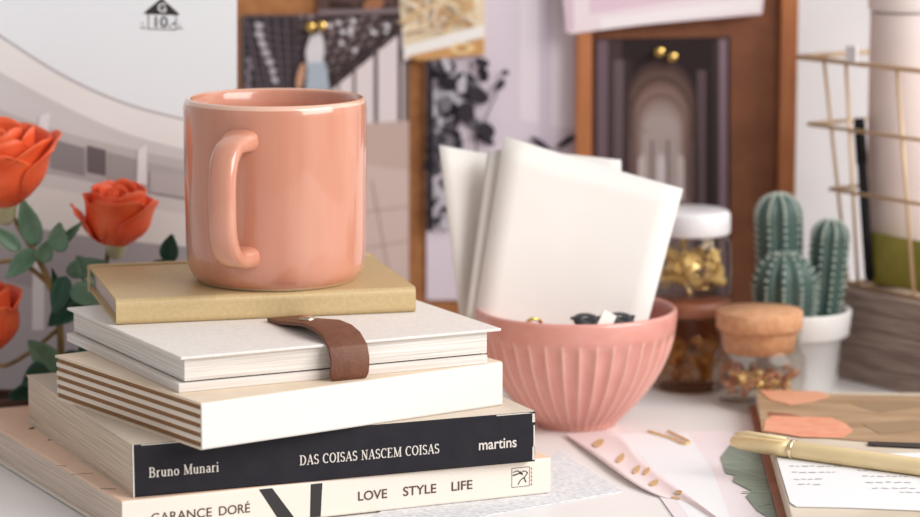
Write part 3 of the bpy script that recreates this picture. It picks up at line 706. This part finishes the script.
sheet('pink_paper', 'pale pink paper hanging over the top of the brown board', 'paper', [(570, 34), (640, 25), (762, 14), (768, -40), (560, -40)], YF - .0012, .0006, flat((234, 218, 224)), lay)

def pin(label, u, v, Y):
    o = thing('push_pin', label, 'pin', at(u, v, Y), 0, 'brass pins on the boards')
    o.rotation_euler = (PI / 2, 0, 0); o.scale = (.8, .8, .8)
    b = MB(); b.lathe([(.0001, .0092), (.0030, .0090), (.0034, .0082), (.0034, .0072), (.0018, .0058), (.0016, .0030), (.0030, .0018), (.0030, .0006), (.0001, .0005)], brass, 20); b.build('head', o)
    b = MB(); b.tube([(0, 0, .0008), (0, 0, -.006)], .0004, brass, 6); b.build('needle', o)
pin('dark brass pin at the left top of the station hall photograph', 311, 26, YB - .0024)
pin('bright brass pin beside a darker one on the station hall photograph', 322, 25, YB - .0034)
pin('upper left brass pin of the pair on the cathedral photograph', 659, 51, YF + .0048)
pin('lower right brass pin of the pair on the cathedral photograph', 672, 56, YF + .0048)

# ------------------------------------------------------------------ roses in a low planter
PLY = 1.473
plx = at(-30, 400, PLY).x
pl = thing('planter_tray', 'low dark brown wooden planter at the foot of the roses', 'planter', (-.242, PLY + .001, 0))
wood_d = mat('dark_wood', (96, 60, 44), .6, noise=60, col2=(78, 46, 34), stretch=(1, 8, 8))
b = MB()
for lo, hi in (((-.06, -.015, 0), (.055, -.012, .016)), ((-.06, .012, 0), (.055, .015, .016)), ((-.06, -.012, 0), (-.056, .012, .016)), ((.051, -.012, 0), (.055, .012, .016)), ((-.056, -.012, 0), (.051, .012, .003))): b.box(lo, hi, wood_d)
b.build('box', pl)
b = MB(); b.box((-.0555, -.0115, .0032), (.0505, .0115, .012), MC['soil']); so = b.build('soil', pl)

def leaf(parent, base, tip, w, mt, fold=.25, droop=.15, nrm=None):
    base, tip = Vector(base), Vector(tip); d = tip - base; l = d.length; d.normalize()
    nn = Vector(nrm or (0, -1, .35)).normalized(); s = d.cross(nn).normalized(); nn = s.cross(d).normalized()
    b = MB()
    def fn(u, v):
        x = (u - .5) * 2; ww = w * (math.sin(PI * min(1, v ** .72 * .985 + .01)) ** .85)
        return d * (l * v) + s * (x * ww / 2) + nn * (abs(x) * ww * fold - droop * l * math.sin(PI * v) * .6 + .0006 * math.sin(v * 40) * abs(x))
    b.grid(fn, 7, 14, mt)
    inv = parent.matrix_basis.inverted()
    o = b.build('leaf', parent, inv @ base, solid=.0005); return o
def petal(b, c, ax, az, open_, h, w, r0, curl, mt):
    """one cupped petal standing round axis ax at angle az; r0 is the girth of its belly"""
    up = Vector(ax).normalized(); sx = up.cross(Vector((0, 1, 0))).normalized(); sy = up.cross(sx).normalized()
    def fn(u, v):
        x = (u - .5) * 2; wid = w * (math.sin(PI * (.12 + .66 * v)) ** .7) * (1 - .30 * max(0, v - .72) / .28 * x * x)
        belly = r0 * math.sin(PI * min(.5, .06 + .95 * v)) ** .8
        rad = belly * (1 - .22 * max(0, v - .5) * (1 - open_)) + open_ * h * v ** 1.6 + curl * h * max(0, v - .65) ** 1.3
        ang = az + x * wid / max(.006, r0 * .9 + open_ * h * .5 * v)
        z = h * (v - .10 * open_ * v - .10 * x * x * v - curl * .5 * max(0, v - .7) ** 1.4) + .0010 * math.sin(x * 4 + az * 3) * v
        return Vector(c) + sx * (rad * math.cos(ang)) + sy * (rad * math.sin(ang)) + up * z
    b.grid(fn, 13, 13, mt)
def rose_flower(parent, c, axis, size, seed, opened=.3, extra=()):
    rnd = random.Random(seed); inv = parent.matrix_basis.inverted(); b = MB()
    for ring, (n, r0, op, h, w, cu) in enumerate(((2, .10, .0, .84, .22, 0), (3, .20, .0, .88, .32, 0), (4, .30, .02, .90, .42, .03), (4, .38, .03 + opened * .3, .90, .52, .10), (4, .44, .06 + opened * .7, .82, .60, .30))):
        for k in range(n): petal(b, (0, 0, 0), axis, 2 * PI * (k + rnd.uniform(-.15, .15)) / n + ring * .9 + seed, op * rnd.uniform(.8, 1.2), h * size * rnd.uniform(.92, 1.06), w * size, r0 * size, cu, petal_m)
    for az, op, h, w, cu in extra: petal(b, (0, 0, 0), axis, az, op, h * size, w * size, .44 * size, cu, petal_m)
    fl = b.build('flower', parent, inv @ Vector(c), solid=.0007)
    b = MB(); up = Vector(axis).normalized()
    b.tube([-up * size * .22, -up * size * .16, -up * size * .02, up * size * .05], [size * .05, size * .12, size * .15, size * .20], mat('calyx_pale', (206, 200, 164), .5, noise=90, col2=(176, 178, 136)), 12)
    b.build('calyx', fl)
    return fl
def tube_part(name, parent, pts, r, mt, n=10):
    inv = parent.matrix_basis.inverted(); b = MB(); o = Vector(pts[0]); b.tube([Vector(p) - o for p in smooth_path(pts)], r if not isinstance(r, tuple) else [r[0] + (r[1] - r[0]) * i / (len(smooth_path(pts)) - 1) for i in range(len(smooth_path(pts)))], mt, n)
    return b.build(name, parent, inv @ o)
def smooth_path(pts, k=5):
    pts = [Vector(p) for p in pts]; out = []
    for i in range(len(pts) - 1):
        p0, p1, p2, p3 = pts[max(i - 1, 0)], pts[i], pts[i + 1], pts[min(i + 2, len(pts) - 1)]
        for j in range(k):
            t = j / k; out.append(.5 * ((2 * p1) + (-p0 + p2) * t + (2 * p0 - 5 * p1 + 4 * p2 - p3) * t * t + (-p0 + 3 * p1 - 3 * p2 + p3) * t ** 3))
    return out + [pts[-1]]
YR = 1.474
ra = thing('rose_stem', 'left rose stem bearing two orange red blooms, beside the poster', 'rose', tuple(at(40, 396, YR)), 0, 'roses in the planter')
ra.location.z = .0121
base = Vector(ra.location)
tube_part('stem', ra, [base, at(60, 360, YR), at(56, 305, YR), at(40, 262, YR - .002), at(18, 226, YR - .003), at(6, 202, YR - .004)], (.0022, .0012), stem_m)
rose_flower(ra, at(4, 206, YR - .004), (-.05, -.16, 1), .0435, 21, .16, ((PI + .1, .30, .86, .5, .3),))
tube_part('branch', ra, [at(57, 330, YR), at(30, 352, YR - .006), at(4, 366, YR - .010), at(-10, 358, YR - .011)], (.0012, .0010), stem_m)
rose_flower(ra, at(-12, 352, YR - .012), (-.15, -.16, 1), .036, 22, .2)
tube_part('branch', ra, [at(50, 285, YR), at(20, 262, YR), at(-15, 264, YR)], (.0014, .0010), stem_m)
tube_part('branch', ra, [at(57, 322, YR), at(68, 308, YR - .002), at(80, 300, YR - .002)], .0007, stem_m)
LV = [((36, 246), (22, 198), 24, 1), ((35, 250), (6, 278), 20, 1), ((56, 248), (82, 222), 10, 1), ((58, 252), (60, 222), 22, 1), ((60, 300), (52, 268), 8, 0), ((82, 296), (48, 326), 28, 0), ((66, 276), (54, 316), 22, 0), ((70, 290), (112, 300), 24, 1), ((66, 272), (108, 262), 20, 1), ((62, 356), (92, 372), 24, 0), ((58, 370), (28, 340), 26, 1), ((50, 372), (22, 384), 30, 0), ((58, 380), (96, 352), 22, 0), ((54, 392), (8, 396), 30, 0), ((42, 262), (48, 240), 18, 1), ((20, 250), (-8, 226), 16, 1), ((60, 386), (86, 396), 24, 0)]
for i, ((u0, v0), (u1, v1), w, k) in enumerate(LV):
    Yl = YR - .003 - .0035 * (i % 4)
    leaf(ra, at(u0, v0, Yl), at(u1, v1, Yl - .006), w / F * Yl * 1.0, leaf_l if k else leaf_m, nrm=(.15 * ((i % 3) - 1), -1, .3))
rb = thing('rose_stem', 'single orange red rose standing left of the mug', 'rose', (-.196, YR + .006, .0121), 0, 'roses in the planter')
base = Vector(rb.location)
tube_part('stem', rb, [base, at(80, 368, YR + .008), at(102, 320, YR + .010), at(105, 275, YR + .008), at(109, 246, YR + .004)], (.0018, .0012), stem_m)
rose_flower(rb, at(116, 245, YR + .002), (.08, -.12, 1), .0330, 31, .06, ((.25, .42, .66, .30, .1), (PI - .3, .22, .80, .5, .15)))
LV = [((168, 262), (172, 234), 20, 0), ((150, 266), (174, 262), 10, 0), ((105, 288), (76, 256), 26, 1), ((105, 300), (140, 284), 20, 1), ((104, 330), (84, 304), 18, 0), ((104, 330), (78, 352), 20, 0), ((104, 345), (122, 372), 20, 0)]
tube_part('branch', rb, [at(105, 300, YR + .005), at(135, 275, YR + .004), at(166, 262, YR + .002)], .0008, stem_m)
for i, ((u0, v0), (u1, v1), w, k) in enumerate(LV):
    Yl = YR + .004 - .003 * (i % 3)
    leaf(rb, at(u0, v0, Yl), at(u1, v1, Yl - .004), w / F * Yl, leaf_l if k else leaf_m, nrm=(.1 * ((i % 3) - 1), -1, .3))

# ------------------------------------------------------------------ wooden box, wire basket and what it holds
WB = at(838, 288, 1.598); WB.z = 0; dirv = Vector((.57, -.82, 0)).normalized(); ang = math.atan2(dirv.y, dirv.x); inn_ = Vector((.82, .57, 0)).normalized()
gw = mat('weathered_wood', (182, 162, 150), .75, noise=24, col2=(126, 106, 98), stretch=(1.2, 1.2, 30), bump=(60, .5)); HW = at(838, 287, 1.598).z
wb = thing('wooden_crate', 'weathered grey brown wooden box under the wire basket', 'box', tuple(WB), ang)
for k in range(5):
    b = MB(); b.box((0, .0 + .0006 * (k % 2), k * HW / 5 + .0002), (.17, .085, (k + 1) * HW / 5), gw); b.build('board', wb, bevel=.0010)
def wall(u, v, off):   # point where the sight line meets the basket's upright front plane
    r_ = ray(u, v); o_ = WB + inn_ * off; t = (o_ - Vector((0, 0, H))).dot(inn_) / r_.dot(inn_); return Vector((0, 0, H)) + r_ * t
wire = mat('gold_wire', (222, 192, 154), .4, metal=.4); FR, BKO = .006, .062; ztop_w = HW + .0013
org_b = WB + inn_ * FR; org_b.z = HW
bk = thing('wire_basket', 'gold wire grid basket standing on the weathered wooden box', 'basket', tuple(org_b), ang)
binv = (Matrix.Translation(org_b) @ Matrix.Rotation(ang, 4, 'Z')).inverted()
def loc_(u, v): return binv @ wall(u, v, FR)
rows = [(798, 57), (808, 124), (830, 189), (846, 283)]
ends = [loc_(*p) for p in rows]; ends[3].z = .0013
XR = .135
cols = [((824, 60), (848, 284)), ((846, 62), (858, 288)), ((897, 70), (914, 298))]
def upr(k):
    if k < 3: a, b_ = loc_(*cols[k][0]), loc_(*cols[k][1])
    else: d = (k - 2) * .030; a, b_ = loc_(*cols[2][0]) + Vector((d, 0, 0)), loc_(*cols[2][1]) + Vector((d, 0, 0))
    a.z = ends[0].z; b_.z = .0013; a.y = b_.y = 0; return a, b_
Dw = BKO - FR
for k, e in enumerate(ends):
    e.y = 0; b = MB(); xr = XR + (.012 if k == 0 else .004)
    P = [Vector((e.x, 0, e.z)), Vector((xr, 0, e.z)), Vector((xr, Dw, e.z)), Vector((e.x, Dw, e.z)), Vector((e.x, 0, e.z))]
    for p, q in zip(P, P[1:]): b.tube([p, q], .0011 if k else .0014, wire, 8)
    b.build('hoop_wire', bk)
for k in range(6):
    for yy in (0, Dw):
        a, b_ = upr(k); a.y = b_.y = yy; b = MB(); b.tube([b_, a], .0010, wire, 8); b.build('upright_wire', bk)
for k in range(1, 6):
    a, b_ = upr(k); b = MB(); b.tube([b_, Vector((b_.x, Dw, b_.z))], .0010, wire, 8); b.build('floor_wire', bk)
zf = HW + .0026
def onf(u, v, off):
    p = wall(u, v, off); p.z = zf; return p
blush = mat('blush_ceramic', (230, 214, 209), .5, noise=30, col2=(224, 206, 200))
pc = onf(906, 200, .038)
cn = thing('canister', 'tall blush pink canister standing in the wire basket', 'canister', tuple(pc)); rc = .0215
hcan = wall(880, 10, .025).z - zf
b = MB(); b.lathe([(.0001, 0), (rc - .0015, 0), (rc, .0015), (rc, hcan - .002), (rc - .001, hcan), (.0001, hcan)], blush, 56); b.build('body', cn)
b = MB(); b.lathe([(rc + .0006, .0), (rc + .0012, .001), (rc + .0012, .020), (rc, .023), (.0001, .024)], mat('blush_lid', (238, 226, 222), .45), 56); b.build('lid', cn, (0, 0, hcan + .0002))
# yellow green packet
pk = MB(); yg = mat('yellow_green', (166, 156, 70), .5, noise=60, col2=(140, 132, 52))
wpk, hpk = .052, wall(890, 236, .012).z - zf
for sg_ in (1, -1): pk.grid(lambda u, v: Vector(((u - .5) * wpk, sg_ * .0028 * math.sin(PI * v) * math.sin(PI * u), hpk * v)), 12, 8, yg)
tag(pk.build('packet', None, onf(902, 280, .0135), (0, 0, ang)), 'yellow green packet at the bottom of the wire basket', 'packet')
pn = thing('marker_pen', 'black pen standing upright in the wire basket', 'pen', tuple(onf(870, 270, .0110)))
tp = wall(859, 118, .0110); vv = tp - pn.location; hp_ = vv.length; pn.rotation_euler = vv.to_track_quat('Z', 'Y').to_euler()
b = MB(); b.tube([(0, 0, .0008), (0, 0, .004), (0, 0, hp_ * .72)], [.0010, .0026, .0026], mat('matte_black', (34, 32, 34), .8, spec=.1), 14); b.build('barrel', pn)
b = MB(); b.tube([(0, 0, hp_ * .722), (0, 0, hp_ * .97), (0, 0, hp_)], [.0031, .0031, .0024], MC['matte_black'], 14); b.build('cap', pn)
b = MB(); b.box((-.0042, -.0009, -.0045), (.0042, .0009, .0045), wl_)
tag(b.build('label_clip', None, wall(852, 54, FR - .0026), (0, 0, ang), bevel=.0006), 'small white clip on the top wire of the basket', 'clip')

# ------------------------------------------------------------------ papers on the desk, front right
def flat_sheet(name, label, cat, pix, z, thick, mt, extra=(), group=None):
    P = [atz(u, v, z) for u, v in pix]; o = sum(P, Vector()) / len(P); b = MB()
    b.poly([p - o for p in P], mt, (0, 0, thick))
    for k, (m2, poly) in enumerate(extra):
        b.face([atz(u, v, z + thick) - o + Vector((0, 0, .00005 * (k + 1))) for u, v in poly], m2)
    ob = b.build(name, None, o, recalc=False); return tag(ob, label, cat, group)
lil = mat('lilac_paper', (234, 222, 226), .8, noise=14, col2=(238, 228, 230)); whp = mat('sheet_white', (238, 238, 240), .8)
flat_sheet('lilac_paper', 'pale lilac sheet lying on the desk left of the open planner', 'paper', [(600, 433), (742, 432), (756, 470), (790, 540), (690, 540), (640, 470)], .0002, .0005, lil, [(whp, [(618, 434), (688, 433), (712, 470), (730, 517), (742, 540), (705, 540), (655, 470)])])
# paper clip on the sheet
b = MB(); z = .0016
pp = [atz(648, 431, z), atz(672, 438, z), atz(683, 443, z), atz(689, 442.5, z), atz(686, 439.5, z), atz(668, 431, z)]
o = pp[0]; b.tube([q - o for q in smooth_path(pp)], .0006, goldm, 8); tag(b.build('paper_clip', None, o), 'gold wire paper clip lying on the lilac sheet', 'paper clip')
# printed pink ribbon card standing on its edge and curling
rib = mat('ribbon_pink', (244, 226, 226), .7, noise=30, col2=(241, 219, 220)); gl = mat('gold_print', (218, 184, 140), .5, metal=.2)
Lf = [(563, 433), (598, 458), (626, 478), (650, 492), (690, 508), (742, 540)]; Rt = [(567, 434), (617, 432), (640, 457), (668, 480), (705, 508), (748, 540)]
b = MB(); nL = len(Lf)
A_ = smooth_path([atz(u, v, .0012 + .0015 * math.sin(i)) for i, (u, v) in enumerate(Lf)]); B_ = smooth_path([atz(u, v, .0065 - .0010 * i if i else .0015) for i, (u, v) in enumerate(Rt)])
o = A_[0].copy(); nn = len(A_)
def rf(u, v):
    t = v * (nn - 1); i = min(int(t), nn - 2); f = t - i; p = A_[i].lerp(A_[i + 1], f); q = B_[i].lerp(B_[i + 1], f)
    return p.lerp(q, u) - o - Vector((0, 0, .0014 * math.sin(PI * u) * min(1, v * 4)))
b.grid(rf, 7, 31, rib)
for (u, v, l) in ((.45, .16, 1), (.45, .30, 1), (.55, .42, 1), (.55, .56, 1), (.75, .48, .8), (.8, .68, .7), (.42, .70, .9)):
    pts = []
    for k in range(10):
        a = 2 * PI * k / 10; q = rf(min(1, max(0, u + .19 * l * math.cos(a) + .05 * math.sin(a))), v + .018 * l * math.sin(a) ) + Vector((0, 0, .0006)); pts.append(q)
    b.face(pts, gl)
tag(b.build('paper_ribbon', None, o, solid=.0004, recalc=False), 'pink paper strip printed with gold leaves curling beside the bowl', 'paper strip')
# speckled pad under the books
pad_m = mat('speckled_paper', (240, 240, 241), .8, noise=420, col2=(204, 204, 210))
pr = [atz(350, 517, .0), atz(556, 452, .0)]
flat_sheet('speckled_pad', 'white pad with grey speckles sticking out beside the lowest book', 'pad', [(535, 470), (560, 452), (622, 492), (505, 513), (400, 532), (330, 545), (400, 500)], .0001, .0005, pad_m)
# pressed leaf print
lg = mat('palm_leaf', (146, 158, 144), .6, noise=40, col2=(124, 140, 126), stretch=(1, 6, 1))
flat_sheet('leaf_cutout', 'grey green palm leaf cutout lying under the left edge of planner', 'leaf', [(745, 436), (765, 440), (790, 470), (800, 540), (790, 545), (770, 519), (757, 511), (746, 497), (752, 492), (733, 482), (735, 476), (726, 474), (721, 458), (728, 448), (735, 441)], .0008, .0006, lg,
           [(mat('leaf_vein', (158, 168, 156), .6), bar(724, 466, 775, 480, 1.2)), (MC['leaf_vein'], bar(730, 452, 772, 470, .9)), (MC['leaf_vein'], bar(742, 492, 780, 492, 1.0)), (MC['leaf_vein'], bar(756, 506, 782, 502, .9))])

# open planner
NL, FLp = atz(776, 517, .0), atz(749, 390, .0115)
dv = (FLp - NL).normalized(); a_p = math.atan2(dv.y, dv.x) - PI / 2
NL.z = FLp.z = 0; dv = (FLp - NL).normalized(); a_p = math.atan2(dv.y, dv.x) - PI / 2
org = FLp.copy(); org.z = .0015
pln = thing('planner', 'open planner with kraft and white pages at the right edge', 'planner', tuple(org), a_p)
Lp = (FLp - NL).length; Wp = .145; Lfull = .36
brc = mat('planner_cover', (156, 96, 70), .5, noise=80, col2=(140, 82, 58)); crm = mat('cream_page', (232, 222, 206), .8); krp = mat('kraft_page', (190, 160, 126), .8, noise=22, col2=(160, 128, 96), stretch=(1, 4, 1))
b = MB(); b.box((0, -Lfull, 0), (Wp, .0, .0022), brc); b.build('cover', pln, bevel=.0006)
b = MB(); b.box((.0035, -Lfull + .003, .0022), (Wp - .002, -.003, .0100), page_mat('planner_pages', (226, 214, 196), (196, 180, 160), 1200)); b.build('page_block', pln, bevel=.0005)
def lp_(u, v, z): return pln_inv @ atz(u, v, z)
pln_inv = (Matrix.Translation(org) @ Matrix.Rotation(a_p, 4, 'Z')).inverted()
ztop = .0015 + .0100
def plan_poly(name, polys, zo, th):
    b = MB()
    for mt, pix, dz in polys:
        b.poly([pln_inv @ atz(u, v, ztop + zo + dz) for u, v in pix], mt, (0, 0, th))
    return b.build(name, pln, recalc=False)
k_ = plan_poly('kraft_page', [(krp, [(757, 394), (1010, 398), (1010, 446), (880, 443), (822, 438), (762, 432)], 0)], .0002, .0003)
k_['label'] = 'brown kraft page'
org_m = mat('orange_sticker', (240, 174, 144), .6, noise=90, col2=(231, 148, 114)); blk = mat('black_band', (52, 44, 42), .6)
plan_poly('sticker', [(org_m, [(765, 421), (772, 416), (830, 418), (846, 424), (853, 431), (842, 438), (800, 437), (764, 431)], 0)], .0006, .0003)['label'] = 'orange sticker in front'
plan_poly('sticker', [(mat('peach_sticker', (232, 172, 138), .6, noise=90, col2=(224, 158, 124)), [(758, 390), (820, 392), (830, 396), (812, 402), (790, 405), (770, 400)], 0)], .0006, .0003)['label'] = 'pale orange sticker at the back'
mat('rust_print', (150, 92, 66), .7); mat('tan_print', (160, 132, 102), .8)
plan_poly('printed_mark', [(MC['rust_print'], [(768, 412), (790, 414), (806, 417), (790, 417.5), (768, 415.5)], 0)], .0006, .0001)
plan_poly('printed_mark', [(MC['tan_print'], [(850, 404), (905, 401), (930, 406), (880, 412)], 0)], .0006, .0001)
plan_poly('printed_mark', [(MC['tan_print'], [(862, 424), (915, 420), (940, 428), (880, 434)], 0)], .0006, .0001)
plan_poly('band', [(blk, [(868, 442), (930, 444), (1010, 447), (1010, 450), (930, 448.5), (868, 445.5)], 0)], .0006, .0004)['label'] = 'black band across the fold'
wcard = plan_poly('white_page', [(whp, [(776, 456), (1010, 452), (1010, 520), (920, 511), (845, 508), (796, 507), (790, 503)], 0)], .0003, .0004)
wcard['label'] = 'white page with handwriting'
rnd = random.Random(4); b = MB()
for row, (u0, v0, u1) in enumerate(((790, 466, 838), (792, 472, 836), (794, 479, 824), (798, 484, 820), (858, 470, 900), (862, 476, 905), (866, 482, 910), (872, 488, 917), (900, 492, 918))):
    u = u0
    while u < u1:
        w = rnd.uniform(3, 8); b.face([pln_inv @ atz(x, y, ztop + .0010) for x, y in bar(u, v0 + rnd.uniform(-.4, .4), u + w, v0 + rnd.uniform(-.4, .4), .5)], mat('pencil', (178, 174, 174), .9)); u += w + rnd.uniform(1.5, 3)
hw_ = b.build('handwriting', pln, recalc=False)

# gold pen on the planner
zp = ztop + .0006 + .0042
t0, t1 = atz(731, 441, zp), atz(935, 469, zp); dp = (t1 - t0).normalized()
gp = thing('ballpoint_pen', 'gold ballpoint pen lying across the open planner', 'pen', tuple(t0 + Vector((0, 0, 0))))
gp.rotation_euler = dp.to_track_quat('X', 'Z').to_euler()
penm = mat('pen_gold', (240, 218, 172), .36, metal=.12, noise=60, col2=(235, 211, 162))
b = MB(); b.tube([(x, 0, 0) for x in (.0325, .034, .06, .10, .125, .136, .139)], [.0036, .0040, .0041, .0040, .0036, .0018, .0006], penm, 24); b.build('barrel', gp)
b = MB(); b.tube([(x, 0, 0) for x in (0, .0008, .006, .018, .0315)], [.0012, .0024, .0034, .0039, .0040], penm, 24); b.build('cap', gp)
b = MB(); b.tube([(x, 0, 0) for x in (.0313, .0316, .0330, .0333)], [.0040, .0046, .0046, .0040], mat('pen_ring', (236, 222, 190), .15, metal=1), 24); b.build('ring', gp)
b = MB(); b.tube([(.003, -.002, .0040), (.010, -.003, .0056), (.030, -.003, .0052)], [.0007, .0011, .0009], penm, 10); b.build('pocket_clip', gp)

# ------------------------------------------------------------------ light
w = bpy.data.worlds.new('world'); bpy.context.scene.world = w; w.use_nodes = True
bg = w.node_tree.nodes['Background']; bg.inputs['Color'].default_value = (1.0, .985, .98, 1); bg.inputs['Strength'].default_value = .43
def area(name, loc, target, sx, sy, e, col):
    l = bpy.data.lights.new(name, 'AREA'); l.shape = 'RECTANGLE'; l.size = sx; l.size_y = sy; l.energy = e; l.color = col
    o = bpy.data.objects.new(name, l); C.objects.link(o); o.location = loc
    o.rotation_euler = (Vector(target) - Vector(loc)).to_track_quat('-Z', 'Y').to_euler(); return o
area('window_daylight', (1.45, .52, 1.10), (0, 1.4, .05), 1.6, 1.3, 46, (1, .975, .955))
vs_ = bpy.context.scene.view_settings; vs_.view_transform = 'Standard'; vs_.look = 'None'; vs_.gamma = 1; vs_.use_curve_mapping = False; vs_.exposure = 0.0
bpy.context.scene.display_settings.display_device = 'sRGB'
bpy.context.scene.cycles.max_bounces = 10; bpy.context.scene.cycles.transparent_max_bounces = 16
